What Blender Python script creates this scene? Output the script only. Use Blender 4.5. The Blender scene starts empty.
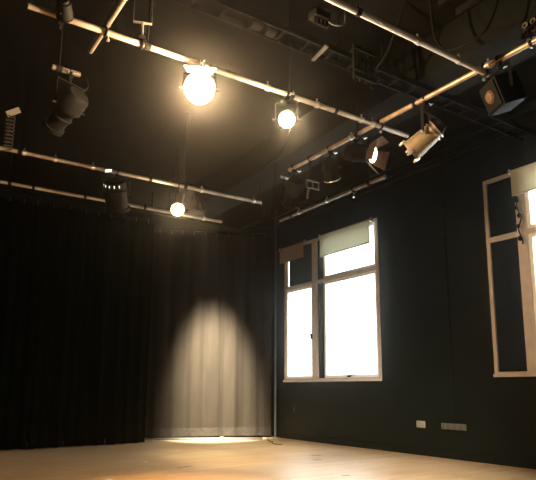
import bpy, bmesh, math, random
from mathutils import Vector, Matrix
random.seed(7)
SC = bpy.context.scene
COL = SC.collection
PI = math.pi
def V(*a): return Vector(a if len(a) == 3 else a[0])

# ------------------------------------------------------------------ materials
def mat(name):
    m = bpy.data.materials.new(name); m.use_nodes = True
    nt = m.node_tree; nt.nodes.clear()
    out = nt.nodes.new('ShaderNodeOutputMaterial')
    return m, nt, out
def lk(nt, a, b): nt.links.new(a, b)
def pbr(name, color, rough=0.6, metal=0.0, vary=0.15, scale=6.0, bump=0.0, bscale=40.0, spec=0.5, rvary=0.0, stretch=(1, 1, 1)):
    m, nt, out = mat(name)
    b = nt.nodes.new('ShaderNodeBsdfPrincipled')
    b.inputs['Roughness'].default_value = rough
    b.inputs['Metallic'].default_value = metal
    b.inputs['Specular IOR Level'].default_value = spec
    tc = nt.nodes.new('ShaderNodeTexCoord')
    mp = nt.nodes.new('ShaderNodeMapping'); mp.inputs['Scale'].default_value = stretch
    lk(nt, tc.outputs['Object'], mp.inputs['Vector'])
    n = nt.nodes.new('ShaderNodeTexNoise'); n.inputs['Scale'].default_value = scale; n.inputs['Detail'].default_value = 5
    lk(nt, mp.outputs[0], n.inputs['Vector'])
    r = nt.nodes.new('ShaderNodeValToRGB')
    c = Vector(color)
    r.color_ramp.elements[0].position = 0.3; r.color_ramp.elements[1].position = 0.7
    r.color_ramp.elements[0].color = (*(c * (1 - vary)), 1)
    r.color_ramp.elements[1].color = (*[min(1, x) for x in c * (1 + vary)], 1)
    lk(nt, n.outputs['Fac'], r.inputs['Fac']); lk(nt, r.outputs['Color'], b.inputs['Base Color'])
    if rvary:
        mr = nt.nodes.new('ShaderNodeMapRange')
        mr.inputs['To Min'].default_value = max(0.02, rough - rvary); mr.inputs['To Max'].default_value = rough + rvary
        lk(nt, n.outputs['Fac'], mr.inputs['Value']); lk(nt, mr.outputs[0], b.inputs['Roughness'])
    if bump:
        n2 = nt.nodes.new('ShaderNodeTexNoise'); n2.inputs['Scale'].default_value = bscale; n2.inputs['Detail'].default_value = 4
        lk(nt, mp.outputs[0], n2.inputs['Vector'])
        bp = nt.nodes.new('ShaderNodeBump'); bp.inputs['Strength'].default_value = bump; bp.inputs['Distance'].default_value = 0.01
        lk(nt, n2.outputs['Fac'], bp.inputs['Height']); lk(nt, bp.outputs[0], b.inputs['Normal'])
    lk(nt, b.outputs[0], out.inputs['Surface'])
    return m
def emit(name, color, strength):
    m, nt, out = mat(name)
    e = nt.nodes.new('ShaderNodeEmission'); e.inputs['Color'].default_value = (*color, 1); e.inputs['Strength'].default_value = strength
    lk(nt, e.outputs[0], out.inputs['Surface'])
    return m

def steel_mat(name):
    m = pbr(name, (0.46, 0.43, 0.385), 0.42, metal=0.45, scale=3.2, rvary=0.1)
    r = [n for n in m.node_tree.nodes if n.type == 'VALTORGB'][0]
    r.color_ramp.elements[0].position = 0.36; r.color_ramp.elements[0].color = (0.27, 0.19, 0.125, 1)
    r.color_ramp.elements[1].position = 0.62; r.color_ramp.elements[1].color = (0.50, 0.47, 0.42, 1)
    return m
M = {}
M['wall'] = pbr('black_wall_paint', (0.0040, 0.0064, 0.0044), 0.5, vary=0.25, scale=2.2, bump=0.15, bscale=60, spec=0.12)
M['ceil'] = pbr('dark_ceiling_paint', (0.0055, 0.0052, 0.0038), 0.85, vary=0.18, scale=1.6, bump=0.2, bscale=25, spec=0.03)
M['beam'] = pbr('dark_grey_beam_paint', (0.0075, 0.008, 0.0065), 0.8, vary=0.15, scale=2.0, spec=0.05)
M['velvet'] = pbr('black_curtain_cloth', (0.0014, 0.0026, 0.0014), 0.95, vary=0.12, scale=30, bump=0.1, bscale=300, spec=0.0)
M['serge'] = pbr('black_wool_serge', (0.0130, 0.0112, 0.0085), 0.95, vary=0.10, scale=8, bump=0.12, bscale=260, spec=0.0, stretch=(1, 1, 0.25))
M['steel'] = steel_mat('galvanised_steel')
M['blackmetal'] = pbr('black_enamelled_metal', (0.0035, 0.0035, 0.0032), 0.75, metal=0.0, vary=0.25, scale=10, rvary=0.08, spec=0.12)
M['brushed'] = pbr('brushed_aluminium', (0.55, 0.5, 0.42), 0.35, metal=0.9, vary=0.12, scale=20, stretch=(1, 1, 6))
M['daylitsteel'] = pbr('daylight_tinted_steel', (0.74, 0.77, 0.76), 0.4, metal=0.4, vary=0.12, scale=14, rvary=0.1)  # steel bar with the daylight on it put into its pale colour
M['lamplitsteel'] = pbr('lamplight_tinted_steel', (0.34, 0.25, 0.17), 0.42, metal=0.6, vary=0.35, scale=9, rvary=0.1)  # steel bar, warm lamp light painted in as brown
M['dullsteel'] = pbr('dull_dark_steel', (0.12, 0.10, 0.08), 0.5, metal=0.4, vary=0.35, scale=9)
M['canbody'] = pbr('lamplight_tinted_can', (0.26, 0.20, 0.13), 0.42, metal=0.5, vary=0.15, scale=12)  # golden base colour carries the lamp light seen on the can
M['chrome'] = pbr('bright_zinc', (0.75, 0.72, 0.66), 0.28, metal=0.9, vary=0.08, scale=20)
M['warmlit'] = pbr('brown_lit_metal', (0.11, 0.06, 0.035), 0.5, metal=0.4, vary=0.3, scale=30)  # brown stands for warm light on the barn doors and box lens
M['rubber'] = pbr('black_cable_rubber', (0.005, 0.005, 0.0045), 0.75, vary=0.2, scale=20, spec=0.1)
M['frame'] = pbr('cream_window_paint', (0.39, 0.34, 0.295), 0.5, vary=0.08, scale=9, bump=0.05, bscale=80)
M['sash'] = pbr('white_sash_paint', (0.72, 0.69, 0.62), 0.4, vary=0.05, scale=9)
M['board'] = pbr('black_blackout_board', (0.004, 0.0046, 0.0043), 0.8, vary=0.2, scale=5, spec=0.08)
M['plastic'] = pbr('cream_plastic', (0.22, 0.20, 0.15), 0.4, vary=0.06, scale=20)
M['greyplastic'] = pbr('grey_brown_plastic', (0.075, 0.068, 0.05), 0.45, vary=0.12, scale=20)
M['hole'] = pbr('dark_socket_hole', (0.01, 0.01, 0.01), 0.6)
M['tape'] = pbr('dark_cloth_tape', (0.05, 0.04, 0.035), 0.7, vary=0.3, scale=30)
M['paletape'] = pbr('pale_cloth_tape', (0.7, 0.66, 0.58), 0.7, vary=0.1, scale=30)
M['strip'] = pbr('grey_floor_strip', (0.06, 0.06, 0.05), 0.6, vary=0.25, scale=9)
M['tag'] = pbr('white_card_tag', (0.8, 0.76, 0.68), 0.6, vary=0.05)
M['hem'] = pbr('faded_hem_cloth', (0.015, 0.0132, 0.0104), 0.95, vary=0.35, scale=22, bump=0.5, bscale=60, spec=0.1)
M['facade'] = pbr('pale_render', (0.86, 0.86, 0.84), 0.9, vary=0.02, scale=2)
M['facadeline'] = pbr('grey_window_reveal', (0.55, 0.56, 0.56), 0.8, vary=0.05)
M['lamp'] = emit('burning_lamp_lens', (1.0, 0.80, 0.48), 60)
M['lamp2'] = emit('burning_small_lens', (1.0, 0.78, 0.45), 30)
M['lampside'] = emit('burning_side_lens', (1.0, 0.90, 0.70), 7)
M['leak'] = emit('lamp_light_in_vent', (1.0, 0.86, 0.62), 2.2)
M['lens'] = pbr('dark_lens_glass', (0.03, 0.03, 0.03), 0.12, vary=0.1)

def floor_mat():
    m, nt, out = mat('varnished_floorboards')
    b = nt.nodes.new('ShaderNodeBsdfPrincipled')
    tc = nt.nodes.new('ShaderNodeTexCoord')
    br = nt.nodes.new('ShaderNodeTexBrick')
    br.inputs['Scale'].default_value = 1.0
    br.inputs['Brick Width'].default_value = 1.9; br.inputs['Row Height'].default_value = 0.095
    br.inputs['Mortar Size'].default_value = 0.0022
    br.inputs['Color1'].default_value = (0.57, 0.425, 0.25, 1); br.inputs['Color2'].default_value = (0.47, 0.34, 0.19, 1)
    br.inputs['Mortar'].default_value = (0.12, 0.07, 0.035, 1)
    lk(nt, tc.outputs['Object'], br.inputs['Vector'])
    mp = nt.nodes.new('ShaderNodeMapping'); mp.inputs['Scale'].default_value = (0.8, 14, 1)
    lk(nt, tc.outputs['Object'], mp.inputs['Vector'])
    n = nt.nodes.new('ShaderNodeTexNoise'); n.inputs['Scale'].default_value = 3; n.inputs['Detail'].default_value = 7; n.inputs['Distortion'].default_value = 0.6
    lk(nt, mp.outputs[0], n.inputs['Vector'])
    n2 = nt.nodes.new('ShaderNodeTexNoise'); n2.inputs['Scale'].default_value = 0.9; n2.inputs['Detail'].default_value = 5
    lk(nt, tc.outputs['Object'], n2.inputs['Vector'])
    mx = nt.nodes.new('ShaderNodeMix'); mx.data_type = 'RGBA'; mx.blend_type = 'MULTIPLY'
    mx.inputs['Factor'].default_value = 0.75
    r = nt.nodes.new('ShaderNodeValToRGB'); r.color_ramp.elements[0].position = 0.3; r.color_ramp.elements[1].position = 0.72
    r.color_ramp.elements[0].color = (0.50, 0.42, 0.36, 1); r.color_ramp.elements[1].color = (1, 1, 1, 1)
    lk(nt, n.outputs['Fac'], r.inputs['Fac'])
    lk(nt, br.outputs['Color'], mx.inputs['A']); lk(nt, r.outputs['Color'], mx.inputs['B'])
    mx2 = nt.nodes.new('ShaderNodeMix'); mx2.data_type = 'RGBA'; mx2.blend_type = 'MULTIPLY'; mx2.inputs['Factor'].default_value = 0.6
    r2 = nt.nodes.new('ShaderNodeValToRGB'); r2.color_ramp.elements[0].position = 0.35; r2.color_ramp.elements[1].position = 0.65
    r2.color_ramp.elements[0].color = (0.72, 0.62, 0.55, 1); r2.color_ramp.elements[1].color = (1.0, 1.0, 1.0, 1)
    lk(nt, n2.outputs['Fac'], r2.inputs['Fac'])
    lk(nt, mx.outputs['Result'], mx2.inputs['A']); lk(nt, r2.outputs['Color'], mx2.inputs['B'])
    lk(nt, mx2.outputs['Result'], b.inputs['Base Color'])
    mr = nt.nodes.new('ShaderNodeMapRange'); mr.inputs['To Min'].default_value = 0.30; mr.inputs['To Max'].default_value = 0.48
    lk(nt, n2.outputs['Fac'], mr.inputs['Value']); lk(nt, mr.outputs[0], b.inputs['Roughness'])
    bp = nt.nodes.new('ShaderNodeBump'); bp.inputs['Strength'].default_value = 0.08; bp.inputs['Distance'].default_value = 0.01
    lk(nt, n.outputs['Fac'], bp.inputs['Height']); lk(nt, bp.outputs[0], b.inputs['Normal'])
    b.inputs['Specular IOR Level'].default_value = 0.5
    lk(nt, b.outputs[0], out.inputs['Surface'])
    return m
M['floor'] = floor_mat()

def glass_mat():
    m, nt, out = mat('window_glass')
    t = nt.nodes.new('ShaderNodeBsdfTransparent'); t.inputs['Color'].default_value = (0.96, 0.98, 0.97, 1)
    g = nt.nodes.new('ShaderNodeBsdfGlossy'); g.inputs['Roughness'].default_value = 0.02
    fr = nt.nodes.new('ShaderNodeFresnel'); fr.inputs['IOR'].default_value = 1.45
    mx = nt.nodes.new('ShaderNodeMixShader')
    ge = nt.nodes.new('ShaderNodeNewGeometry'); iv = nt.nodes.new('ShaderNodeMath'); iv.operation = 'SUBTRACT'; iv.inputs[0].default_value = 1.0
    lk(nt, ge.outputs['Backfacing'], iv.inputs[1]); mu = nt.nodes.new('ShaderNodeMath'); mu.operation = 'MULTIPLY'
    lk(nt, iv.outputs[0], mu.inputs[0]); lk(nt, fr.outputs[0], mu.inputs[1]); lk(nt, mu.outputs[0], mx.inputs[0]); lk(nt, t.outputs[0], mx.inputs[1]); lk(nt, g.outputs[0], mx.inputs[2])
    lk(nt, mx.outputs[0], out.inputs['Surface'])
    return m
M['glass'] = glass_mat()

def blind_mat(name, col, trans):
    m, nt, out = mat(name)
    d = nt.nodes.new('ShaderNodeBsdfDiffuse'); t = nt.nodes.new('ShaderNodeBsdfTranslucent')
    tc = nt.nodes.new('ShaderNodeTexCoord')
    w = nt.nodes.new('ShaderNodeTexNoise'); w.inputs['Scale'].default_value = 18
    lk(nt, tc.outputs['Object'], w.inputs['Vector'])
    r = nt.nodes.new('ShaderNodeValToRGB')
    r.color_ramp.elements[0].color = (*(Vector(col) * 0.9), 1); r.color_ramp.elements[1].color = (*col, 1)
    lk(nt, w.outputs['Fac'], r.inputs['Fac'])
    lk(nt, r.outputs[0], d.inputs['Color']); lk(nt, r.outputs[0], t.inputs['Color'])
    mx = nt.nodes.new('ShaderNodeMixShader'); mx.inputs[0].default_value = trans
    lk(nt, d.outputs[0], mx.inputs[1]); lk(nt, t.outputs[0], mx.inputs[2]); lk(nt, mx.outputs[0], out.inputs['Surface'])
    return m
M['blind'] = blind_mat('cream_blind_cloth', (0.58, 0.57, 0.47), 0.40)
M['blinddark'] = blind_mat('buff_blind_cloth', (0.30, 0.25, 0.19), 0.08)

def haze_mat():
    m, nt, out = mat('lamp_glare_haze')
    v = nt.nodes.new('ShaderNodeVolumeScatter')
    v.inputs['Color'].default_value = (1, 0.95, 0.88, 1)
    v.inputs['Density'].default_value = HAZE
    v.inputs['Anisotropy'].default_value = 0.965
    lk(nt, v.outputs[0], out.inputs['Volume'])
    return m
HAZE = 0.0026
M['haze'] = haze_mat()

# ------------------------------------------------------------------ mesh helpers
def basis(d):
    d = V(d).normalized()
    up = Vector((0, 0, 1)) if abs(d.z) < 0.95 else Vector((0, 1, 0))
    a = d.cross(up).normalized()
    return a, a.cross(d).normalized(), d        # side, up, axis
class MB:
    def __init__(s): s.bm = bmesh.new()
    def hexa(s, p):
        v = [s.bm.verts.new(q) for q in p]
        for f in ((0, 3, 2, 1), (4, 5, 6, 7), (0, 1, 5, 4), (1, 2, 6, 5), (2, 3, 7, 6), (3, 0, 4, 7)):
            s.bm.faces.new([v[i] for i in f])
        return s
    def box(s, lo, hi):
        x0, y0, z0 = lo; x1, y1, z1 = hi
        return s.hexa([(x0, y0, z0), (x1, y0, z0), (x1, y1, z0), (x0, y1, z0), (x0, y0, z1), (x1, y0, z1), (x1, y1, z1), (x0, y1, z1)])
    def obox(s, c, ax, ay, az, sx, sy, sz):
        c = V(c); ax, ay, az = V(ax) * sx / 2, V(ay) * sy / 2, V(az) * sz / 2
        return s.hexa([c - ax - ay - az, c + ax - ay - az, c + ax + ay - az, c - ax + ay - az, c - ax - ay + az, c + ax - ay + az, c + ax + ay + az, c - ax + ay + az])
    def bar(s, p, q, w, h, side=None):
        p, q = V(p), V(q); a, u, d = basis(q - p)
        if side is not None:
            u = d.cross(V(side)).normalized(); a = u.cross(d)
        return s.obox((p + q) / 2, a, u, d, w, h, (q - p).length)
    def lathe(s, o, d, prof, seg=20):
        """prof: (distance along d, radius)"""
        o = V(o); a, u, d = basis(d); rings = []
        for t, r in prof:
            if r < 1e-6: rings.append([s.bm.verts.new(o + d * t)])
            else: rings.append([s.bm.verts.new(o + d * t + (a * math.cos(2 * PI * k / seg) + u * math.sin(2 * PI * k / seg)) * r) for k in range(seg)])
        for A, B in zip(rings, rings[1:]):
            for k in range(seg):
                j = (k + 1) % seg
                if len(A) == 1 and len(B) == 1: continue
                if len(A) == 1: s.bm.faces.new((A[0], B[k], B[j]))
                elif len(B) == 1: s.bm.faces.new((A[k], B[0], A[j]))
                else: s.bm.faces.new((A[k], B[k], B[j], A[j]))
        return s
    def cyl(s, p, q, r, r2=None, seg=14):
        p, q = V(p), V(q); L = (q - p).length; r2 = r if r2 is None else r2
        return s.lathe(p, q - p, [(0, 0), (0, r), (L, r2), (L, 0)], seg)
    def tube(s, pts, r, seg=8, closed=False):
        pts = [V(p) for p in pts]; rings = []; n = len(pts); prev = None
        for i, p in enumerate(pts):
            t = (pts[(i + 1) % n] - pts[i - 1]) if closed else (pts[min(i + 1, n - 1)] - pts[max(i - 1, 0)])
            t.normalize()
            if prev is None: a = basis(t)[0]
            else:
                a = prev - t * prev.dot(t)
                a = a.normalized() if a.length > 1e-6 else basis(t)[0]
            prev = a; u = t.cross(a)
            rings.append([s.bm.verts.new(p + (a * math.cos(2 * PI * k / seg) + u * math.sin(2 * PI * k / seg)) * r) for k in range(seg)])
        prs = list(zip(rings, rings[1:])) + ([(rings[-1], rings[0])] if closed else [])
        for A, B in prs:
            for k in range(seg):
                j = (k + 1) % seg; s.bm.faces.new((A[k], A[j], B[j], B[k]))
        if not closed:
            s.bm.faces.new(rings[0][::-1]); s.bm.faces.new(rings[-1])
        return s
    def ring(s, c, axis, R, r, n=24, seg=8):
        a, u, d = basis(axis); c = V(c)
        return s.tube([c + (a * math.cos(2 * PI * k / n) + u * math.sin(2 * PI * k / n)) * R for k in range(n)], r, seg, True)
    def build(s, name, m, parent=None, bevel=0.0, org=None, flat=False):
        """Coordinates handed in are world coordinates; org is the world place of the object's origin."""
        bmesh.ops.recalc_face_normals(s.bm, faces=s.bm.faces)
        if bevel:
            es = [e for e in s.bm.edges if len(e.link_faces) == 2 and e.calc_face_angle(0) > 0.6]
            bmesh.ops.bevel(s.bm, geom=es, offset=bevel, segments=2, affect='EDGES', profile=0.5)
        if not flat:
            for f in s.bm.faces: f.smooth = True
            for e in s.bm.edges:
                if len(e.link_faces) == 2 and e.calc_face_angle(0) > 0.62: e.smooth = False
        base = Vector((0, 0, 0))
        if parent is not None:
            q = parent
            while q is not None: base += q.location; q = q.parent
        if org is None:
            org = base.copy() if parent is not None else None
        if org is None:
            vs = [v.co for v in s.bm.verts]
            lo = Vector([min(v[i] for v in vs) for i in range(3)]); hi = Vector([max(v[i] for v in vs) for i in range(3)])
            org = Vector(((lo.x + hi.x) / 2, (lo.y + hi.y) / 2, lo.z))
        org = V(org)
        bmesh.ops.translate(s.bm, verts=s.bm.verts, vec=-org)
        me = bpy.data.meshes.new(name); s.bm.to_mesh(me); s.bm.free()
        o = bpy.data.objects.new(name, me); me.materials.append(m); COL.objects.link(o)
        o.location = org - base
        if parent is not None: o.parent = parent
        return o
def tag(o, label=None, cat=None, group=None, kind=None):
    for k, v in (('label', label), ('category', cat), ('group', group), ('kind', kind)):
        if v: o[k] = v
    return o
def thing(name, loc, label, cat, group=None):
    o = bpy.data.objects.new(name, None); COL.objects.link(o); o.location = V(loc); o.empty_display_size = 0.1
    return tag(o, label, cat, group)
def struct(name, mb, m, parent=None, **k):
    o = mb.build(name, m, parent, **k)
    if parent is None: o['kind'] = 'structure'
    return o

# ------------------------------------------------------------------ the room
XW, ZC = 6.86, 4.80                       # window wall, ceiling
XL, YF, YB = -2.6, -2.4, 11.9             # left wall, wall behind, back wall
struct('floor', MB().box((XL - .2, YF - .2, -.12), (XW + .3, YB + .2, 0)), M['floor'], org=(0, 0, 0))
struct('ceiling', MB().box((XL - .2, YF - .2, ZC), (XW + .3, YB + .2, ZC + .2)), M['ceil'], org=(0, 0, ZC))
struct('wall_back', MB().box((XL - .2, YB, 0), (XW + .3, YB + .2, ZC)), M['wall'], org=(0, YB, 0))
struct('wall_left', MB().box((XL - .2, YF, 0), (XL, YB, ZC)), M['wall'], org=(XL, 0, 0))
struct('wall_front', MB().box((XL - .2, YF - .2, 0), (XW + .3, YF, ZC)), M['wall'], org=(0, YF, 0))
W1 = (7.09, 9.91, 1.12, 3.90)             # y0, y1, z0, z1 of the openings
W2 = (2.10, 4.92, 1.15, 3.90)
wr = MB()
ys = [YF, W2[0], W2[1], W1[0], W1[1], YB]
for i in range(5):
    y0, y1 = ys[i], ys[i + 1]
    if i in (1, 3):
        w = W2 if i == 1 else W1
        wr.box((XW, y0, 0), (XW + .115, y1, w[2])); wr.box((XW, y0, w[3]), (XW + .115, y1, ZC))
    else: wr.box((XW, y0, 0), (XW + .115, y1, ZC))
struct('wall_right', wr, M['wall'], org=(XW, 0, 0))
# main ceiling beam running towards the curtain, boxed in
struct('trim_1', MB().box((4.60, YF, 4.34), (5.20, 10.2, ZC)), M['beam'], org=(4.9, 0, 4.34), bevel=0.008)
# ledge along the top of the window wall
struct('trim_2', MB().box((XW - .07, YF, 4.66), (XW, YB, 4.74)).box((XW - .03, YF, 4.52), (XW, YB, 4.55)), M['wall'], org=(XW, 0, 4.5))
struct('baseboard_right', MB().box((XW - .018, YF, 0), (XW, 10.0, .11)), M['wall'], org=(XW, 0, 0))

# windows ----------------------------------------------------------------
XF = XW - 0.015                           # room face of the frames
def rails(mb, y0, y1, z0, z1, t, x0, x1):
    mb.box((x0, y0, z0), (x1, y0 + t, z1)); mb.box((x0, y1 - t, z0), (x1, y1, z1))
    mb.box((x0, y0 + t, z0), (x1, y1 - t, z0 + t)); mb.box((x0, y0 + t, z1 - t), (x1, y1 - t, z1))
def window(name, w, mull, tr, lights, dark):
    """mull: list of (y0,y1) mullions; tr: (z0,z1) transom; lights: glazed rectangles with a sash; dark: blacked-out rectangles"""
    y0, y1, z0, z1 = w
    f = MB(); rails(f, y0, y1, z0, z1, .055, XF, XF + .10)
    for a, b in mull: f.box((XF - .004, a, z0 + .055), (XF + .10, b, z1 - .055))
    fr = struct(name, f, M['frame'], org=(XF, (y0 + y1) / 2, z0))
    t = MB().box((XF - .012, y0 + .04, tr[0]), (XF + .09, y1 - .04, tr[1])).box((XF - .022, y0 + .04, tr[0] + .028), (XF - .012, y1 - .04, tr[0] + .05))
    t.build('transom', M['frame'], fr)
    MB().box((XF - .035, y0, z0 - .012), (XF + .10, y1, z0 + .028)).build('sill', M['frame'], fr, bevel=.004)
    for a, b, c, d in lights:
        s = MB(); rails(s, a, b, c, d, .05, XF + .012, XF + .07)
        so = s.build('sash', M['sash'], fr)
        MB().box((XF + .038, a + .045, c + .045), (XF + .044, b - .045, d - .045)).build('pane', M['glass'], so)
    for a, b, c, d in dark:
        MB().box((XF + .03, a, c), (XF + .055, b, d)).build('blackout_board', M['board'], fr)
    return fr
TR = (2.985, 3.055)
w1 = window('window_1', W1, [(8.80, 8.95)], TR,
       [(8.95, 9.855, 1.175, TR[0]), (7.145, 8.60, 1.175, TR[0]), (7.145, 8.60, TR[1], 3.845)],
       [(8.60, 8.80, 1.175, TR[0]), (8.60, 8.80, TR[1], 3.845), (8.95, 9.76, TR[1], 3.845)])
MB().box((XF + .02, 9.80, TR[1]), (XF + .06, 9.855, 3.845)).build('stile', M['sash'], w1)
MB().box((XF + .038, 9.76, TR[1]), (XF + .044, 9.80, 3.845)).build('pane', M['glass'], w1)
k = MB().box((XF - .03, 8.97, 1.92), (XF + .012, 8.995, 2.03)); k.box((XF - .04, 8.972, 2.0), (XF - .02, 8.992, 2.06))
k.build('sash_handle', M['blackmetal'], w1, bevel=.003)
k = MB().box((XF - .05, 7.86, 1.185), (XF + .01, 7.90, 1.215)); k.bar((XF - .03, 7.88, 1.20), (XF - .05, 7.72, 1.225), .02, .015)
k.build('casement_stay', M['blackmetal'], w1, bevel=.003)
TR2 = (2.985, 3.055)
w2 = window('window_2', W2, [(4.28, 4.43)], TR2,
       [(2.155, 4.28, 1.205, TR2[0]), (2.155, 4.28, TR2[1], 3.845)],
       [(4.43, 4.865, 1.205, TR2[0]), (4.43, 4.865, TR2[1], 3.845)])

def blind(name, ya, yb, ztop, zbot, x, cloth, label, near=True):
    t = thing(name, (x, (ya + yb) / 2, ztop), label, 'blind', 'roller blinds')
    MB().cyl((x, ya - .01, ztop), (x, yb + .01, ztop), .026).build('roller', M[cloth], t)
    c = MB(); c.box((x - .026, ya, zbot), (x - .0235, yb, ztop)); c.build('cloth', M[cloth], t)
    MB().box((x - .030, ya, zbot - .018), (x - .018, yb, zbot + .006)).build('bottom_bar', M['frame'] if cloth == 'blind' else M[cloth], t)
    for y in (ya - .035, yb + .012):
        MB().box((x - .03, y, ztop - .035), (x + .032, y + .022, ztop + .04)).build('bracket', M['chrome'], t, bevel=.003)
    return t
XB = XF - .05
blind('roller_blind', 7.20, 8.60, 3.875, 3.475, XB, 'blind', 'wide glowing cream roller blind over the right light of the left window')
blind('roller_blind', 9.13, 9.97, 3.875, 3.585, XB, 'blinddark', 'short dull buff roller blind at the top left of the left window')
blind('roller_blind', 2.20, 4.42, 3.875, 3.545, XB, 'blind', 'pale roller blind at the top of the window at the right edge')
# knotted cord on the second window's mullion
cd = thing('blind_cord', (XB - .03, 4.36, 3.50), 'knotted black cord hanging down the post of the right edge window', 'cord')
pts = []
for i in range(41):
    t = i / 40; pts.append((XB - .04 + .012 * math.sin(t * 17), 4.335 + .02 * math.sin(t * 11) - .02 * t, 3.50 - .66 * t))
MB().tube(pts, .010, 7).build('cord', M['rubber'], cd)
for z, r in ((3.47, .038), (3.36, .03), (3.24, .032), (3.10, .026), (2.93, .03)):
    b = MB(); b.lathe((XB - .04, 4.335 + .02 * math.sin((3.5 - z) / .66 * 11), z - r * 1.3), (0, 0.2, 1), [(0, 0), (r * .4, r * .75), (r * 1.2, r), (r * 2, r * .7), (r * 2.6, 0)], 10)
    b.build('knot', M['rubber'], cd)

# sockets, conduits on the window wall ------------------------------------
s = thing('wall_socket', (XW, 6.28, .40), 'cream double socket low on the black wall between the windows', 'socket')
MB().box((XW - .012, 6.195, .405), (XW, 6.368, .505)).build('plate', M['plastic'], s, bevel=.003)
for y in (6.245, 6.318):
    MB().box((XW - .017, y - .012, .478), (XW - .011, y + .012, .496)).build('switch', M['plastic'], s, bevel=.001)
    MB().box((XW - .0128, y - .004, .455), (XW - .0115, y + .004, .468)).build('pin_hole', M['hole'], s)
    MB().box((XW - .0128, y - .017, .43), (XW - .0115, y - .008, .437)).build('pin_hole', M['hole'], s)
    MB().box((XW - .0128, y + .008, .43), (XW - .0115, y + .017, .437)).build('pin_hole', M['hole'], s)
s = thing('socket_strip', (XW, 5.655, .39), 'grey brown strip of four outlets low on the wall nearest the right window', 'socket')
MB().box((XW - .035, 5.44, .405), (XW, 5.87, .495)).build('backbox', M['greyplastic'], s, bevel=.004)
for i in range(4):
    y = 5.495 + i * .107
    MB().box((XW - .045, y - .042, .412), (XW - .034, y + .042, .488)).build('outlet', M['greyplastic'], s, bevel=.003)
    MB().box((XW - .0462, y - .004, .458), (XW - .0445, y + .004, .472)).build('pin_hole', M['hole'], s)
    MB().box((XW - .0462, y - .018, .428), (XW - .0445, y - .008, .436)).build('pin_hole', M['hole'], s)
    MB().box((XW - .0462, y + .008, .428), (XW - .0445, y + .018, .436)).build('pin_hole', M['hole'], s)
p = thing('conduit_pipe', (XW - .016, 5.64, .495), 'thin black conduit rising from the grey strip of four outlets', 'pipe')
MB().cyl((XW - .016, 5.64, .495), (XW - .016, 5.64, 4.50), .014).build('pipe', M['blackmetal'], p)
for z in (1.0, 2.1, 3.2, 4.2): MB().box((XW - .034, 5.61, z), (XW, 5.67, z + .02)).build('saddle_clip', M['blackmetal'], p)
M['pipe'] = pbr('grey_blue_pipe_paint', (0.035, 0.043, 0.043), 0.5, vary=0.15, scale=5)
p = thing('corner_pipe', (6.80, 10.17, 0), 'dark grey upright pipe between the lit curtain and the left window', 'pipe')
MB().cyl((6.80, 10.17, .0), (6.80, 10.17, ZC), .026).build('pipe', M['pipe'], p)
for z in (.25, 1.6, 3.0, 4.4): MB().ring((6.80, 10.17, z), (0, 0, 1), .029, .006, 18, 6).build('pipe_clip', M['pipe'], p)
MB().cyl((6.80, 10.17, 0), (6.80, 10.17, .02), .05).build('foot', M['pipe'], p)
p = thing('high_conduit', (XW - .2, 6, 4.42), 'twin dark conduits running high along the top of the window wall', 'pipe')
for dx, z in ((.10, 4.42), (.16, 4.36)):
    MB().cyl((XW - dx, YF + .1, z), (XW - dx, 9.9, z), .016).build('pipe', M['blackmetal'], p)
for y in (1, 3.2, 5.4, 7.6, 9.5): MB().box((XW - .19, y, 4.335), (XW - .002, y + .03, 4.345)).build('bracket', M['blackmetal'], p)

tag(MB().box((XW - .003, 9.58, .54), (XW, 9.60, .60)).bar((XW - .0015, 9.59, .60), (XW - .0015, 9.585, .70), .003, .006).build('paint_scuff', M['greyplastic']), 'thin pale scuff on the black wall below the left window', 'mark')
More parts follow.
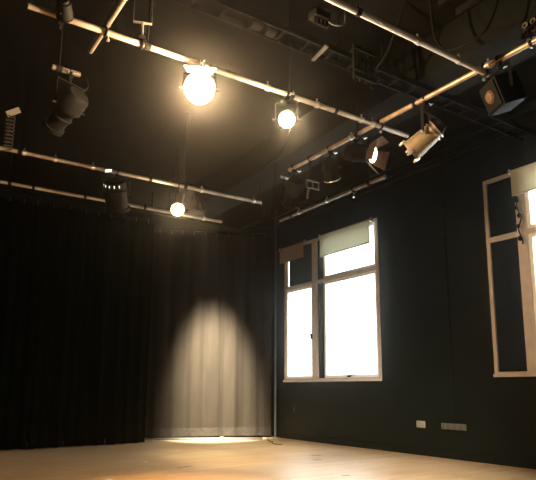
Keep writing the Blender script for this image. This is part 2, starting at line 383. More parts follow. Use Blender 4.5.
# ------------------------------------------------------------------ curtains
def curtain(name, A, B, z0, z1, folds, amp, cloth, label, seed, grp, hem=False, lean=0.0):
    rnd = random.Random(seed); A, B = V(A), V(B); L = (B - A).length; d = (B - A) / L; nrm = Vector((d.y, -d.x, 0))
    t = thing(name, ((A + B) / 2).to_tuple()[:2] + (z0,), label, 'curtain', grp)
    nx = max(40, int(L / .022)); nz = 22
    ph = [rnd.uniform(0, 6.28) for _ in range(5)]; kf = [folds * (1 + rnd.uniform(-.12, .12)), folds * .53, folds * 2.1, folds * .27]
    def off(u, v):          # v 0 bottom .. 1 top
        w = 1.0 if v < .9 else 1.0 - (v - .9) * 4
        o = math.sin(2 * PI * kf[0] * u + ph[0] + .3 * math.sin(v * 2 + ph[1])) + .55 * math.sin(2 * PI * kf[1] * u + ph[2]) + .25 * math.sin(2 * PI * kf[2] * u + ph[3] + v) + .5 * math.sin(2 * PI * kf[3] * u + ph[4])
        return amp * w * o * (1.0 + .25 * (1 - v))
    def sheet(za, zb, rows, push, th):
        mb = MB(); g = []
        for side in (0, 1):
            g.append([[mb.bm.verts.new(A + d * (u * L) + nrm * (off(u, v) + push + (th if side == 0 else 0)) + Vector((0, 0, z0 + (z1 - z0) * v))) for u in [i / nx for i in range(nx + 1)]]
                      for v in [(za + (zb - za) * j / rows - z0) / (z1 - z0) for j in range(rows + 1)]])
        for q in g:
            for j in range(rows):
                for i in range(nx): mb.bm.faces.new((q[j][i], q[j][i + 1], q[j + 1][i + 1], q[j + 1][i]))
        for j in range(rows):
            for i in (0, nx): mb.bm.faces.new((g[0][j][i], g[0][j + 1][i], g[1][j + 1][i], g[1][j][i]))
        for i in range(nx):
            for j in (0, rows): mb.bm.faces.new((g[0][j][i], g[0][j][i + 1], g[1][j][i + 1], g[1][j][i]))
        return mb
    sheet(z0, z1, nz, 0, .004).build('cloth', M[cloth], t)
    if hem: sheet(z0 + .01, z0 + .17, 4, .005, .003).build('hem', M['hem'], t)
    n = max(2, int(L / .22))
    for i in range(n):
        q = A + d * ((i + .5) * L / n)
        m = MB(); m.tube([q + Vector((0, 0, z1 - .03)) + nrm * .01, q + Vector((0, 0, z1 + .03)) + nrm * .015, q + Vector((0, 0, z1 + .07))], .008, 6)
        m.build('tie', M['strip'], t)
    return t
dx = [.80, 1.45, 2.13, 2.73, 3.42, 4.16]
names = ['black curtain drop at the left edge of the picture, farthest from the lit curtain', 'black curtain drop second from the left edge of the picture', 'black curtain drop in the middle of the row of dark drops',
         'black curtain drop next to the last before the lit curtain', 'black curtain drop whose edge overlaps the lit curtain']
curtain('black_curtain', (-1.2, 10.5, 0), (.78, 10.5, 0), .015, 4.16, 9, .035, 'velvet', 'black curtain continuing out past the left edge of the picture', 90, 'dark curtain drops')
for i in range(5):
    curtain('black_curtain', (dx[i] + .003, 10.5 + .015 * (i % 2), 0), (dx[i + 1] - .003, 10.5 + .015 * (i % 2), 0), .015, 4.16, 3.2, .035, 'velvet', names[i], 20 + i, 'dark curtain drops')
CA, CM, CB = (4.02, 11.42, 0), (5.78, 10.70, 0), (6.74, 10.24, 0)
curtain('back_curtain', CA, CM, .035, 4.2, 5.0, .022, 'serge', 'lamp-lit curtain drop left of the seam, brightest in the room', 41, 'back curtain drops', hem=True)
curtain('back_curtain', CM, CB, .035, 4.2, 3.4, .022, 'serge', 'lamp-lit curtain drop right of the seam, beside the corner pipe', 44, 'back curtain drops', hem=True)
t = thing('curtain_track', (1.5, 10.5, 4.25), 'dark straight rail carrying the row of black curtain drops', 'rail')
MB().box((-1.3, 10.475, 4.225), (4.3, 10.525, 4.27)).build('rail', M['blackmetal'], t)
for x in (-.6, 1.0, 2.6, 4.1): MB().cyl((x, 10.5, 4.27), (x, 10.5, ZC), .008, seg=8).build('hanger', M['blackmetal'], t)
t = thing('curtain_track', (5.4, 10.85, 4.3), 'dark slanting rail across the corner above the lit curtain', 'rail')
MB().bar((4.0, 11.43, 4.29), CM[:2] + (4.29,), .05, .045).bar(CM[:2] + (4.29,), (6.74, 10.24, 4.29), .05, .045).build('rail', M['blackmetal'], t)
for q in ((4.4, 11.26), (5.78, 10.70), (6.6, 10.31)): MB().cyl((*q, 4.31), (*q, ZC), .008, seg=8).build('hanger', M['blackmetal'], t)

# floor bits ---------------------------------------------------------------
st = MB(); A, B = V(4.50, 11.02, 0), V(6.34, 9.93, 0)
st.bar(A + V(0, 0, .02), B + V(0, 0, .02), .09, .04, side=None)
tag(st.build('floor_batten', M['strip'], bevel=.004), 'long low grey batten lying along the foot of the lit curtain', 'batten')
for (x, y, L, w, a, m, lab) in ((3.36, 7.11, .26, .03, .35, 'tape', 'longest dark strip of tape on the floor, left of the lit curtain'),
                              (5.53, 7.17, .16, .03, -.15, 'tape', 'short dark strip of tape on the pale floor below the window'),
                              (5.22, 6.75, .12, .02, -.5, 'tape', 'faint thin strip of tape nearer than the one below the window'),
                              (4.58, 5.38, .10, .02, -.3, 'tape', 'small dark tape scrap at the bottom edge of the picture'),
                              (3.15, 7.9, .05, .05, .2, 'paletape', 'tiny pale tape scrap on the floor before the black curtains'),
                              (2.2, 6.6, .10, .05, .5, 'paletape', 'small pale tape scrap on the orange floor at the left')):
    c, s_ = math.cos(a), math.sin(a)
    tag(MB().obox((x, y, .001), (c, s_, 0), (-s_, c, 0), (0, 0, 1), L, w, .002).build('tape_mark', M[m]), lab, 'tape', 'tape marks on the floor')
pts = [(6.50, 9.95, .006), (6.35, 9.78, .006), (6.25, 9.55, .006), (6.20, 9.35, .006), (6.08, 9.2, .006), (6.0, 9.0, .006), (6.02, 8.8, .006)]
fc = MB(); fc.tube(pts, .006, 8)
tag(fc.build('floor_cable', M['rubber']), 'thin dark cable end lying on the floor beside the lit curtain', 'cable')

# ------------------------------------------------------------------ lighting bars
ZB = 3.70; RB = .0245
def lighting_bar(p, q, label, hang, joints, mtl='steel', grp='lighting bars'):
    p, q = V(p), V(q); L = (q - p).length; d = (q - p) / L
    t = thing('lighting_bar', (p + q) / 2, label, 'lighting bar', grp)
    MB().lathe(p, d, [(.03, .017), (0, .017), (0, RB), (L, RB), (L, .017), (L - .03, .017)], 18).build('tube', M[mtl], t)
    for s_ in hang:
        c = p + d * s_
        MB().cyl(c + V(0, 0, RB), V(c.x, c.y, ZC), .007, seg=8).build('hanger_rod', M['blackmetal'], t)
        MB().lathe(c - d * .022, d, [(0, RB - .002), (0, RB + .010), (.044, RB + .010), (.044, RB - .002)], 16).build('pipe_clip', M['blackmetal'], t)
    for s_ in joints:
        c = p + d * s_
        m = MB(); m.lathe(c - d * .018, d, [(0, RB - .002), (0, RB + .007), (.036, RB + .007), (.036, RB - .002)], 16); m.cyl(c + V(0, 0, RB), c + V(0, 0, RB + .035), .009, seg=8)
        m.build('half_coupler', M['chrome'] if random.random() < .5 else M['blackmetal'], t)
    return t
lighting_bar((.62, 4.136, ZB), (4.49, 4.136, ZB), 'long bright bar that carries the brightest starry lamp', (.9, 2.3), (1.42, 2.05, 2.32, 2.62, 2.85, 3.2, 3.35))
lighting_bar((.9, 2.845, ZB), (4.14, 2.845, ZB), 'pale grey bar entering at the top edge, ending by the black box', (1.2,), (1.72, 2.35, 2.85), mtl='daylitsteel')
lighting_bar((.2, 7.02, ZB), (4.44, 7.02, ZB), 'upper of the two long bars in front of the black curtains', (.9, 3.0), (.95, 1.3, 1.75, 2.5, 3.25, 4.1))
lighting_bar((.2, 8.24, ZB), (4.43, 8.24, ZB), 'lower of the two long bars in front of the black curtains', (1.0, 3.4), (1.3, 2.0, 2.9, 3.9))
lighting_bar((4.085, 1.2, ZB + .05), (4.085, 5.80, ZB + .05), 'brown-lit bar running back from the right edge over two bar ends', (.6, 3.3), (1.1, 1.6, 2.45, 3.4), mtl='lamplitsteel')
lighting_bar((5.17, 5.18, ZB), (5.17, 7.62, ZB), 'thin dim bar high up nearest the top of the left window', (.3, 2.1), (1.2, 1.9), mtl='dullsteel')
lighting_bar((1.18, 2.7, ZB + .05), (1.18, 4.55, ZB + .05), 'short bar crossing above the bright bar near the top left', (.5,), (1.0,), mtl='dullsteel')
lighting_bar((.98, 4.98, ZB + .05), (1.22, 4.98, ZB + .05), 'short thin stub of bar holding the dim lamp at the left', (.06,), (), mtl='dullsteel')
# cross clamps where bars meet
def swivel(c, label):
    c = V(c); t = thing('pipe_clamp', c, label, 'clamp', 'swivel pipe clamps')
    m = MB(); m.ring(c + V(0, 0, -.025), (1, 0, 0), RB + .008, .010, 20, 8); m.build('jaw', M['blackmetal'], t)
    m = MB(); m.ring(c + V(.0, 0, .025), (0, 1, 0), RB + .008, .010, 20, 8); m.build('jaw', M['blackmetal'], t)
    m = MB(); m.cyl(c + V(.03, .03, -.06), c + V(.03, .03, .05), .007, seg=8); m.lathe(c + V(.03, .03, -.075), (0, 0, 1), [(0, 0), (0, .014), (.016, .014), (.016, 0)], 6)
    m.build('bolt', M['chrome'], t)
swivel((1.18, 4.136, ZB + .025), 'dark clamp joining the short bar to the bright bar at top left')
swivel((4.085, 4.136, ZB + .025), 'dark clamp where the bright bar meets the brown-lit bar')
swivel((4.085, 2.845, ZB + .025), 'clamp at the end of the pale grey bar by the black box')

# ------------------------------------------------------------------ stage lamps
def hook_clamp(t, h, along, mtl='blackmetal'):
    h = V(h); al = V(along).normalized(); sd = al.cross(V(0, 0, 1)).normalized()
    R = RB + .008; pts = []
    for k in range(13):
        a = math.radians(-60 + k * 22); pts.append(h + sd * (R * math.cos(a)) + V(0, 0, R * math.sin(a)))
    m = MB(); m.tube(pts, .009, 8)
    m.obox(h + V(0, 0, -.05), al, sd, V(0, 0, 1), .03, .045, .04); m.cyl(h + V(0, 0, -.07), h + V(0, 0, -.105), .010, seg=10)
    c = m.build('hook_clamp', M[mtl], t)
    w = MB(); q = h + sd * (R + .02) + V(0, 0, -.035); w.cyl(q, q + sd * .04, .005, seg=8); w.bar(q + sd * .04 + al * .022, q + sd * .04 - al * .022, .012, .008)
    w.build('wing_bolt', M['chrome'], c)
def stage_lamp(name, hang, along, drop, d, kind, r, L, label, lens='lens', doors=0, body='blackmetal', yoke='blackmetal', up=False, cable=True, door_mat='blackmetal', shift=(0, 0, 0), clips=False, rim=None, vents=0, grp='stage lamps on the bars', door_len=.7, proud=0.0, noyoke=False):
    hang = V(hang); sg = 1 if up else -1
    P = hang + V(0, 0, sg * drop) + V(shift); a, u, d = basis(d)
    t = thing(name, hang, label, 'stage lamp', grp)
    if up:
        m = MB(); m.ring(hang, along, RB + .008, .010, 20, 8); m.obox(hang + V(0, 0, .05), V(1, 0, 0), V(0, 1, 0), V(0, 0, 1), .045, .04, .045); m.build('hook_clamp', M['blackmetal'], t)
    else: hook_clamp(t, hang, along)
    # yoke
    yk = MB(); top = hang + V(0, 0, sg * (.19 if up else .11)); w = r + .022; ah = V(a.x, a.y, 0).normalized()
    off = V(shift)
    if noyoke: yk.cyl(hang - V(0, 0, .06), P, .012)
    else: yk.bar(top - ah * w + off * .0, top + ah * w + off * .0, .030, .005, side=ah.cross(V(0, 0, 1)))
    if up: yk.cyl(hang + V(0, 0, .06), top, .011, seg=10)
    for s_ in (() if noyoke else (-1, 1)):
        yk.bar(top + ah * w * s_, P + ah * w * s_, .030, .005, side=ah.cross(V(0, 0, 1)))
    if not noyoke: yk.cyl(top, top - V(0, 0, sg * .02), .012, seg=10)
    yo = yk.build('yoke', M[yoke], t)
    for s_ in (() if noyoke else (-1, 1)):
        m = MB(); m.cyl(P + ah * (w - .004) * s_, P + ah * (w + .03) * s_, .012, seg=10); m.build('tilt_knob', M['chrome'] if clips else M['blackmetal'], yo)
    # body
    if kind == 'par':
        f, b = .5 * L, -.5 * L
        pr = [(b, 0), (b, .42 * r), (b + .03 * L, .55 * r), (b + .16 * L, .66 * r), (b + .17 * L, .80 * r), (b + .23 * L, .80 * r), (b + .24 * L, .74 * r), (b + .40 * L, .88 * r), (f - .05 * L, r), (f - .05 * L, r * 1.06), (f, r * 1.06), (f, r * .97), (f - .12 * L, r * .95)]
        lp = f - .12 * L; lr = r * .95
    elif kind == 'fresnel':
        f, b = .45 * L, -.55 * L
        pr = [(b, 0), (b, .75 * r), (b + .06 * L, .95 * r), (b + .30 * L, 1.0 * r), (b + .31 * L, 1.10 * r), (b + .36 * L, 1.10 * r), (b + .37 * L, 1.0 * r), (f - .1 * L, 1.0 * r), (f - .1 * L, 1.14 * r), (f, 1.14 * r), (f, .96 * r), (f - .04 * L, .94 * r)]
        lp = f - .04 * L; lr = r * .94
    else:                      # profile spot: fat lamp house, slim lens tube
        f, b = .6 * L, -.4 * L
        pr = [(b, 0), (b, .8 * r), (b + .08 * L, 1.0 * r), (b + .40 * L, 1.05 * r), (b + .42 * L, .75 * r), (b + .60 * L, .75 * r), (b + .61 * L, .85 * r), (b + .66 * L, .85 * r), (b + .67 * L, .75 * r), (f - .08 * L, .75 * r), (f - .08 * L, .9 * r), (f, .9 * r), (f, .7 * r), (f - .1 * L, .7 * r)]
        lp = f - .1 * L; lr = .7 * r
    if kind == 'par':
        MB().lathe(P, d, pr[:6] + [(pr[5][0], .2 * r), (pr[4][0] + .01, 0)], 28).build('rear_cap', M['blackmetal'], t); pr = pr[6:]
        pr = [(pr[0][0], 0)] + pr
    bo = MB().lathe(P, d, pr, 28).build('housing', M[body], t)
    n = 5; lp += proud
    ln = MB().lathe(P, d, [(lp - .01, 0), (lp - .01, lr * .99)] + [(lp + lr * .12 * (1 - (1 - k / n) ** 2) if k else lp, lr * .985 * math.cos(k / n * PI / 2)) for k in range(n)] + [(lp + lr * .12, 0)], 26)
    ln.build('lens', M[lens], t)
    if rim: MB().ring(P + d * f, d, r * 1.03, .007, 28, 8).build('rim_highlight', M[rim], t)  # bright ring put in for the highlight along the mouth edge
    if clips:
        for ang in (-150, -95, -30, 40, 110):
            e = a * math.cos(math.radians(ang)) + u * math.sin(math.radians(ang)); q = P + d * (f - .005) + e * r * 1.07
            m = MB(); m.obox(q, e, e.cross(d), d, .022, .03, .05); m.cyl(q + d * .02, q + d * .045, .011, seg=8); m.build('colour_clip', M['chrome'], bo, bevel=.003)
        for s_ in (.70, .80):
            MB().lathe(P + d * (f - s_ * L), d, [(0, r * .74), (0, r * .93), (.014, r * .93), (.014, r * .74)], 28).build('band', M['brushed'], bo)
    if doors:
        for k in range(4):
            e = (a, u, -a, -u)[k]; o_ = (u, a, u, a)[k]
            if not (doors >> k) & 1: continue
            q = P + d * (f + .005) + e * r * 1.05; wd = (d * .8 + e * .6).normalized(); ln_ = r * door_len * 1.6
            m = MB(); v0 = o_ * r * .85; v1 = o_ * r * 1.15; nn = wd.cross(o_).normalized() * .002
            m.hexa([q - v0 - nn, q + v0 - nn, q + wd * ln_ + v1 - nn, q + wd * ln_ - v1 - nn, q - v0 + nn, q + v0 + nn, q + wd * ln_ + v1 + nn, q + wd * ln_ - v1 + nn])
            m.build('barn_door', M[door_mat], t)
    for k in range(vents):
        ang = math.radians(200 + k * 26); e = a * math.cos(ang) + u * math.sin(ang); q = P - d * (.36 * L) + e * r * .90
        MB().lathe(q - d * .0, -d, [(0, 0), (0, .011), (.03, .011), (.034, 0)], 10).build('vent_hole', M['leak'], bo)
    if cable:
        q0 = P - d * (.48 * L); pts = []
        e0 = hang + V(along).normalized() * .14 + V(0, 0, sg * -.0) + V(0, 0, -RB)
        mid = (q0 + e0) / 2 - d * .12 + V(0, 0, -.14)
        for k in range(17):
            s_ = k / 16; pts.append(q0 * (1 - s_) ** 2 + mid * 2 * s_ * (1 - s_) + e0 * s_ ** 2)
        MB().tube(pts, .006, 7).build('power_cable', M['rubber'], t)
    return t, P + d * lp, d
X, Y = V(1, 0, 0), V(0, 1, 0)
def aim(p, q): return (V(q) - V(p)).normalized()
CAM = V(0, 0, 1.0)
LAMPS = {}
_, p1, d1 = stage_lamp('fresnel_lamp', (1.985, 4.136, ZB), X, .225, aim((1.985, 4.1, 3.45), CAM + V(.2, .2, .3)), 'fresnel', .115, .28, 'largest burning lamp, blazing like a star under the long bright bar', lens='lamp', doors=2, door_mat='brushed', door_len=.4)
_, p2, d2 = stage_lamp('fresnel_lamp', (2.88, 4.136, ZB), X, .26, aim((2.93, 4.1, 3.45), CAM + V(.3, .0, .4)), 'par', .078, .22, 'second burning lamp on the long bright bar, right of the blazing one', lens='lamp2')
_, p3, d3 = stage_lamp('fresnel_lamp', (3.10, 7.02, ZB), X, .345, aim((3.10, 7.0, 3.35), CAM + V(.2, .3, .3)), 'par', .088, .24, 'burning lamp low in front of the black curtains', lens='lamp2')
stage_lamp('par_can', (4.085, 3.52, ZB + .05), Y, .40, (-.345, .73, -.54), 'par', .108, .40, 'brass-lit can with bright clips pointing down past the end of the long bar', body='canbody', clips=True, yoke='blackmetal')
_, p5, d5 = stage_lamp('fresnel_lamp', (4.085, 4.47, ZB + .05), Y, .235, (.40, -.86, -.30), 'fresnel', .092, .30, 'lamp seen side on with one bright oval lens and brown-lit barn doors', lens='lampside', proud=.045, doors=15, door_mat='warmlit', door_len=1.0)
stage_lamp('par_can', (4.085, 4.98, ZB + .05), Y, .25, (.5, .3, -.75), 'par', .09, .26, 'dark can pointing straight down with a bright curved rim', rim='chrome')
_, p8, d8 = stage_lamp('flood_lamp', (2.26, 7.02, ZB), X, .32, (.30, .50, -.78), 'fresnel', .14, .40, 'dark lamp under the upper rear bar with a row of glowing vent holes', vents=5, body='blackmetal')
MB().obox(p8 - d8 * .40 + V(-.10, -.06, .06), V(.92, -.3, .2).normalized(), V(.3, .92, 0).normalized(), V(0, 0, 1), .075, .02, .028).build('vent_slot', M['leak'], _)
stage_lamp('birdie_lamp', (.845, 4.136, ZB), X, .085, (.3, .9, -.2), 'par', .06, .16, shift=(0, -.10, .10), noyoke=True, label='small dark lamp clamped near the left end of the long bright bar', cable=False)
stage_lamp('par_can', (1.47, 4.136, ZB), X, .47, (.3, .8, .3), 'par', .05, .16, 'upright bracket on the bright bar carrying a lamp above the top edge', up=True, yoke='chrome', cable=False)
stage_lamp('profile_spot', (1.14, 4.98, ZB + .05), X, .34, (-.3, .75, -.5), 'profile', .11, .42, 'dim dark lamp hanging from the short stub of bar at the left', yoke='blackmetal')
t, _, _ = stage_lamp('profile_spot', (4.085, 5.70, ZB + .05), Y, .30, (.25, .75, -.5), 'profile', .11, .40, 'dark lamp with a bright handle at the far end of the brown-lit bar')
MB().cyl((3.99, 5.86, 3.655), (4.15, 5.86, 3.655), .016).build('handle', M['chrome'], t)
MB().bar((3.99, 5.86, 3.655), (4.03, 5.80, 3.50), .02, .006).build('handle_arm', M['blackmetal'], t); MB().bar((4.15, 5.86, 3.655), (4.12, 5.80, 3.50), .02, .006).build('handle_arm', M['blackmetal'], t)
t = thing('hanging_bracket', (4.085, 5.36, ZB + .05), 'dull grey square bracket hanging between the two dark lamps on the brown-lit bar', 'bracket')
m = MB(); m.ring((4.085, 5.36, ZB + .05), Y, RB + .008, .008, 20, 8); m.cyl((4.085, 5.36, ZB + .02), (4.085, 5.36, 3.47), .008, seg=8); m.build('hook', M['blackmetal'], t)
m = MB(); rails_ = [((4.02, 5.36, 3.47), (4.22, 5.36, 3.47)), ((4.02, 5.36, 3.38), (4.22, 5.36, 3.38)), ((4.03, 5.36, 3.47), (4.03, 5.36, 3.38)), ((4.12, 5.36, 3.47), (4.12, 5.36, 3.38)), ((4.21, 5.36, 3.47), (4.21, 5.36, 3.38))]
for a_, b_ in rails_: m.bar(a_, b_, .014, .014)
m.build('frame', M['greyplastic'], t)
MB().bar((4.06, 5.36, 3.38), (4.04, 5.36, 3.24), .022, .014).build('leg', M['greyplastic'], t)
lighting_bar((3.85, 9.0, 4.52), (4.56, 9.0, 4.52), 'short dark stub of bar close under the ceiling in front of the lit curtain', (.1, .6), (), mtl='blackmetal')
_, p11, d11 = stage_lamp('profile_spot', (4.38, 9.0, 4.52), X, .22, aim((4.38, 9.0, 4.25), (5.74, 10.80, .90)), 'profile', .09, .32, 'dark lamp high under the ceiling near the corner, lighting the curtain')
swivel((5.17, 5.80, ZB - .025), 'brown-tinted clamp on the thin dim bar above the left window')

# black box flood near the right edge
t = thing('box_flood', (4.085, 2.70, ZB + .05), 'square black box lamp hanging under the brown-lit bar near the right edge', 'stage lamp', 'stage lamps on the bars')
hook_clamp(t, (4.085, 2.70, ZB + .05), Y)
c = V(4.20, 2.76, 3.50); fx = V(-.75, .35, -.3).normalized(); sx, ux, fx = basis(fx)
MB().obox(c, sx, ux, fx, .26, .26, .22).build('housing', M['blackmetal'], t, bevel=.008)
MB().obox(c + fx * .115, sx, ux, fx, .22, .22, .02).build('front_rim', M['blackmetal'], t)
MB().lathe(c + fx * .10, fx, [(0, .0), (.0, .055), (.03, .06), (.045, .045), (.05, 0)], 20).build('lens', M['warmlit'], t)  # orange light on the lens is put into its brown colour
m = MB()
for s_ in (-1, 1): m.bar(c + sx * .145 * s_, c + sx * .145 * s_ + V(-.10, -.05, .17), .025, .005)
m.bar(c - sx * .145 + V(-.10, -.05, .17), c + sx * .145 + V(-.10, -.05, .17), .025, .005)
m.build('yoke', M['blackmetal'], t)

# ------------------------------------------------------------------ ceiling clutter
ZT = 4.27
t = thing('cable_tray', (2.0, 4.15, ZT), 'long dark ladder tray crossing the ceiling above the bright bar', 'cable tray', 'cable trays')
for y in (4.05, 4.24): MB().box((-2.4, y - .012, ZT), (XW - .02, y + .012, ZT + .06)).build('side_rail', M['blackmetal'], t)
x = -2.3
while x < XW - .1: MB().box((x, 4.06, ZT + .01), (x + .03, 4.23, ZT + .022)).build('rung', M['blackmetal'], t); x += .30
for x in (-1.5, .2, 1.9, 3.55, 5.6): MB().cyl((x, 4.15, ZT + .02), (x, 4.15, ZC), .006, seg=8).build('hanger_rod', M['blackmetal'], t)
for k, (x, y) in enumerate(((2.45, 4.1), (2.62, 4.12))):
    m = MB(); m.lathe((x, y, ZT + .0), (1, 0, 0), [(0, 0), (.01, .05), (.06, .062), (.12, .05), (.13, 0)], 12); m.build('cable_bundle', M['rubber'], t)
t = thing('cable_tray', (3.9, 1.6, 4.35), 'dim ladder tray at the top right corner of the ceiling', 'cable tray', 'cable trays')
for x in (3.78, 4.02): MB().box((x - .012, -1, 4.35), (x + .012, 3.05, 4.41)).build('side_rail', M['blackmetal'], t)
y = -.9
while y < 3.0: MB().box((3.79, y, 4.36), (4.01, y + .03, 4.372)).build('rung', M['blackmetal'], t); y += .28
for y in (-.5, 1.1, 2.7): MB().cyl((3.9, y, 4.37), (3.9, y, ZC), .006, seg=8).build('hanger_rod', M['blackmetal'], t)
# bracket frame hanging from the tray
t = thing('drop_bracket', (3.72, 4.06, ZT), 'dark hanging frame of upright channels beside the ladder tray', 'bracket')
for i in range(4):
    x = 3.60 + i * .075
    MB().box((x - .012, 3.97, 4.02), (x + .012, 4.0, 4.40)).build('upright_channel', M['blackmetal'], t)
for z, y in ((4.03, 3.955), (4.10, 3.955), (4.33, 3.955)):
    MB().box((3.56, y - .012, z), (3.87, y + .015, z + .022)).build('cross_channel', M['beam'], t)
MB().box((3.60, 3.955, 4.33), (3.63, 4.05, 4.36)).build('arm', M['blackmetal'], t); MB().box((3.82, 3.955, 4.33), (3.85, 4.05, 4.36)).build('arm', M['blackmetal'], t)
# junction box with plugs
t = thing('junction_box', (2.95, 3.72, 4.30), 'small dark plug box hanging under the ceiling left of the pale bar', 'box')
MB().box((2.87, 3.66, 4.26), (3.04, 3.78, 4.33)).build('box', M['blackmetal'], t, bevel=.005)
for i in range(4): MB().cyl((2.89 + i * .043, 3.70, 4.19), (2.89 + i * .043, 3.70, 4.265), .015, seg=10).build('plug', M['rubber'], t)
MB().tube([(3.03, 3.72, 4.29), (3.10, 3.70, 4.26), (3.17, 3.69, 4.27), (3.24, 3.70, 4.33), (3.27, 3.72, 4.5), (3.27, 3.72, ZC)], .009, 8).build('power_cable', M['strip'], t)
MB().cyl((2.95, 3.72, 4.33), (2.95, 3.72, ZC), .008, seg=8).build('hanger_rod', M['blackmetal'], t)
t = thing('strut_bracket', (3.28, 4.03, ZT - .02), 'short pale strut fixed across the ladder tray', 'bracket')
MB().bar((3.26, 3.99, ZT - .012), (3.30, 4.27, ZT - .012), .035, .02).build('strut', M['greyplastic'], t)
# multi connector at right edge
t = thing('multi_connector', (4.085, 2.32, 3.83), 'black block of round cable sockets at the right edge above the brown-lit bar', 'connector')
MB().box((4.06, 2.22, 3.80), (4.13, 2.46, 3.94)).build('block', M['blackmetal'], t, bevel=.006)
for i in range(3):
    for j in range(2): MB().lathe((4.062, 2.27 + i * .07, 3.835 + j * .065), (-1, 0, 0), [(0, .022), (.02, .026), (.02, .016), (.004, .014), (.004, 0)], 16).build('socket', M['greyplastic'], t)
MB().ring((4.085, 2.40, ZB + .05), (0, 1, 0), RB + .012, .010, 20, 8).build('pipe_ring', M['chrome'], t)
# hanging cables
def cable(pts, r, label, grp='hanging cables', m='rubber'):
    P = [V(p) for p in pts]; out = []
    for i in range(len(P) - 1):
        a, b, c, d = P[max(i - 1, 0)], P[i], P[i + 1], P[min(i + 2, len(P) - 1)]
        for k in range(8):
            s = k / 8; out.append(.5 * ((2 * b) + (c - a) * s + (2 * a - 5 * b + 4 * c - d) * s * s + (3 * b - a - 3 * c + d) * s ** 3))
    out.append(P[-1])
    mb = MB(); mb.tube(out, r, 8); return tag(mb.build('hanging_cable', M[m]), label, 'cable', grp)
cable([(4.15, 3.45, ZC), (4.15, 3.42, 4.40), (4.16, 3.30, 4.18), (4.19, 3.05, 4.14), (4.24, 2.9, 4.22), (4.3, 2.8, 4.5), (4.3, 2.8, ZC)], .014, 'thick dark cable looping under the ceiling above the pale bar end')
cable([(3.95, 3.6, ZC), (3.9, 3.8, 4.35), (3.86, 3.95, 4.18), (3.95, 4.12, 4.10), (4.1, 4.2, 4.2), (4.2, 4.2, 4.5), (4.2, 4.2, ZC)], .013, 'dark cable looping beside the hanging frame of channels')
cable([(4.3, 5.9, ZC), (4.2, 6.1, 4.2), (4.05, 6.3, 3.95), (4.15, 6.6, 3.72), (4.35, 6.75, 3.45), (4.45, 6.8, 3.62), (4.6, 6.9, 4.1), (4.62, 6.95, 4.335)], .009, 'dark cable hanging in a loop behind the brown-lit bar end')
# coiled cable with its white tag
t = thing('coiled_cable', (.97, 7.02, 4.8), 'dark coiled cable with a white tag hanging at the left edge', 'cable')
pts = []
for k in range(140):
    s = k / 139; pts.append((.96 + .045 * math.cos(s * 60), 6.92 + .045 * math.sin(s * 60), 4.08 - .42 * s))
MB().tube(pts, .007, 6).build('coil', M['greyplastic'], t)
MB().tube([(.97, 7.02, ZC), (.97, 6.98, 4.5), (1.0, 6.92, 4.08)], .006, 6).build('lead', M['rubber'], t)
MB().obox((.975, 6.865, 4.10), V(.80, -.35, .45).normalized(), V(-.3, -.9, .1).normalized(), V(-.45, .1, .88).normalized(), .15, .004, .07).build('tag', M['tag'], t)

# outside the windows ------------------------------------------------------
f = MB().box((15, -8, -4), (16, 40, 3.4))
fa = struct('exterior_facade', f, M['facade'], org=(15, 10, -4))
for z in (-1.0, .6, 2.2):
    MB().box((14.9, -8, z), (15.0, 40, z + .10)).build('ledge', M['facadeline'], fa)
for i in range(14):
    MB().box((14.97, -4 + i * 3.0, .9), (15.0, -2.6 + i * 3.0, 2.0)).build('facade_window', M['facadeline'], fa)

# haze added for the glare around the lamps ----------------------------------------------------------------------
hz = MB().box((XL - .3, YF - .3, -.2), (XW + .4, YB + .3, ZC + .3)).build('haze', M['haze'])
tag(hz, 'thin haze added through the dark room for the glare around the lamps', 'haze', kind='stuff')

# ------------------------------------------------------------------ light
def spot(name, loc, d, power, angle, blend, color, radius=.05):
    l = bpy.data.lights.new(name, 'SPOT'); l.energy = power; l.spot_size = math.radians(angle); l.spot_blend = blend; l.color = color; l.shadow_soft_size = radius
    o = bpy.data.objects.new(name, l); COL.objects.link(o); o.location = loc; o.rotation_euler = V(d).to_track_quat('-Z', 'Y').to_euler(); return o
def point(name, loc, power, color, radius=.04):
    l = bpy.data.lights.new(name, 'POINT'); l.energy = power; l.color = color; l.shadow_soft_size = radius
    o = bpy.data.objects.new(name, l); COL.objects.link(o); o.location = loc; return o
WARM = (1.0, .72, .42); GOLD = (1.0, .78, .50)
spot('beam_star_lamp', p1 + d1 * .06, (d1 + V(.25, 0, -.35)).normalized(), 150, 50, .8, WARM, .06)
spot('beam_second_lamp', p2 + d2 * .06, (d2 + V(.25, 0, -.35)).normalized(), 80, 50, .8, WARM, .05)
spot('beam_rear_lamp', p3 + d3 * .06, (d3 + V(.25, 0, -.35)).normalized(), 100, 50, .8, WARM, .05)
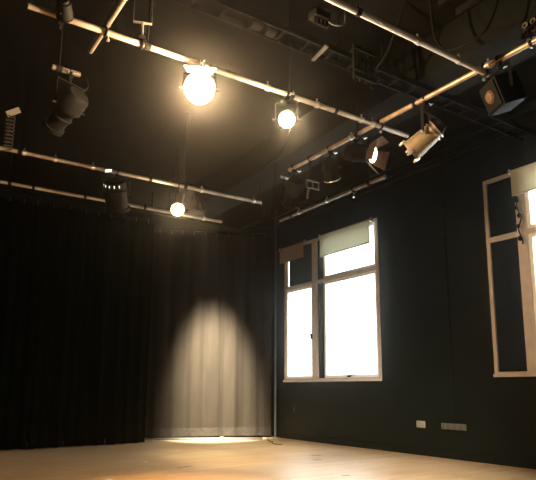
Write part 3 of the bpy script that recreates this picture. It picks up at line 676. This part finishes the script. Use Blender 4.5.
point('spill_star_lamp', p1 + d1 * .12, 500, (1.0, .66, .35), .05)
point('spill_second_lamp', p2 + d2 * .10, 85, WARM, .04)
point('spill_rear_lamp', p3 + d3 * .10, 35, WARM, .04)
spot('added_wash_left', (1.2, 2.6, 3.45), aim((1.2, 2.6, 3.45), (2.3, 5.1, 0)), 5500, 34, 1.0, (1.0, .50, .19), .08)
spot('added_wash_right', (2.4, 1.0, 3.5), aim((2.4, 1.0, 3.5), (5.3, 6.8, 0)), 4200, 46, 1.0, (1.0, .91, .78), .08)
spot('added_wash_upstage', (1.6, 2.7, 3.45), aim((1.6, 2.7, 3.45), (4.9, 8.5, 0)), 5500, 24, 1.0, (1.0, .80, .46), .08)
spot('beam_side_lamp', p5 + d5 * .04, d5, 40, 50, .7, WARM, .04)
spot('beam_curtain_lamp', p11 + d11 * .05, d11, 35000, 43, 1.0, (1.0, .84, .64), .22).scale = (.70, 1, 1)   # an oval beam, as such lamps throw
# washes added out of view to brighten the floor, no fixtures built

w = bpy.data.worlds.new('sky'); SC.world = w; w.use_nodes = True
nt = w.node_tree; bg = nt.nodes['Background']
bg.inputs['Color'].default_value = (.90, .96, 1.0, 1); bg.inputs['Strength'].default_value = 10.5

# ------------------------------------------------------------------ camera
cam = bpy.data.cameras.new('camera'); co = bpy.data.objects.new('camera', cam); COL.objects.link(co); SC.camera = co
co.location = CAM; co.rotation_euler = (math.radians(90) + math.atan(106.6 / 582), 0, -math.radians(34.7))
cam.sensor_width = 36; cam.sensor_fit = 'HORIZONTAL'; cam.lens = 582 / 536 * 36
cam.shift_x = (268 - 285) / 536; cam.shift_y = (281 - 240) / 536; cam.clip_end = 200

SC.view_settings.view_transform = 'Standard'; SC.view_settings.look = 'None'; SC.view_settings.gamma = 1
SC.view_settings.use_curve_mapping = False; SC.view_settings.exposure = 0
SC.cycles.use_denoising = True
SC.cycles.max_bounces = 8; SC.cycles.diffuse_bounces = 4; SC.cycles.volume_bounces = 1
SC.cycles.sample_clamp_indirect = 6
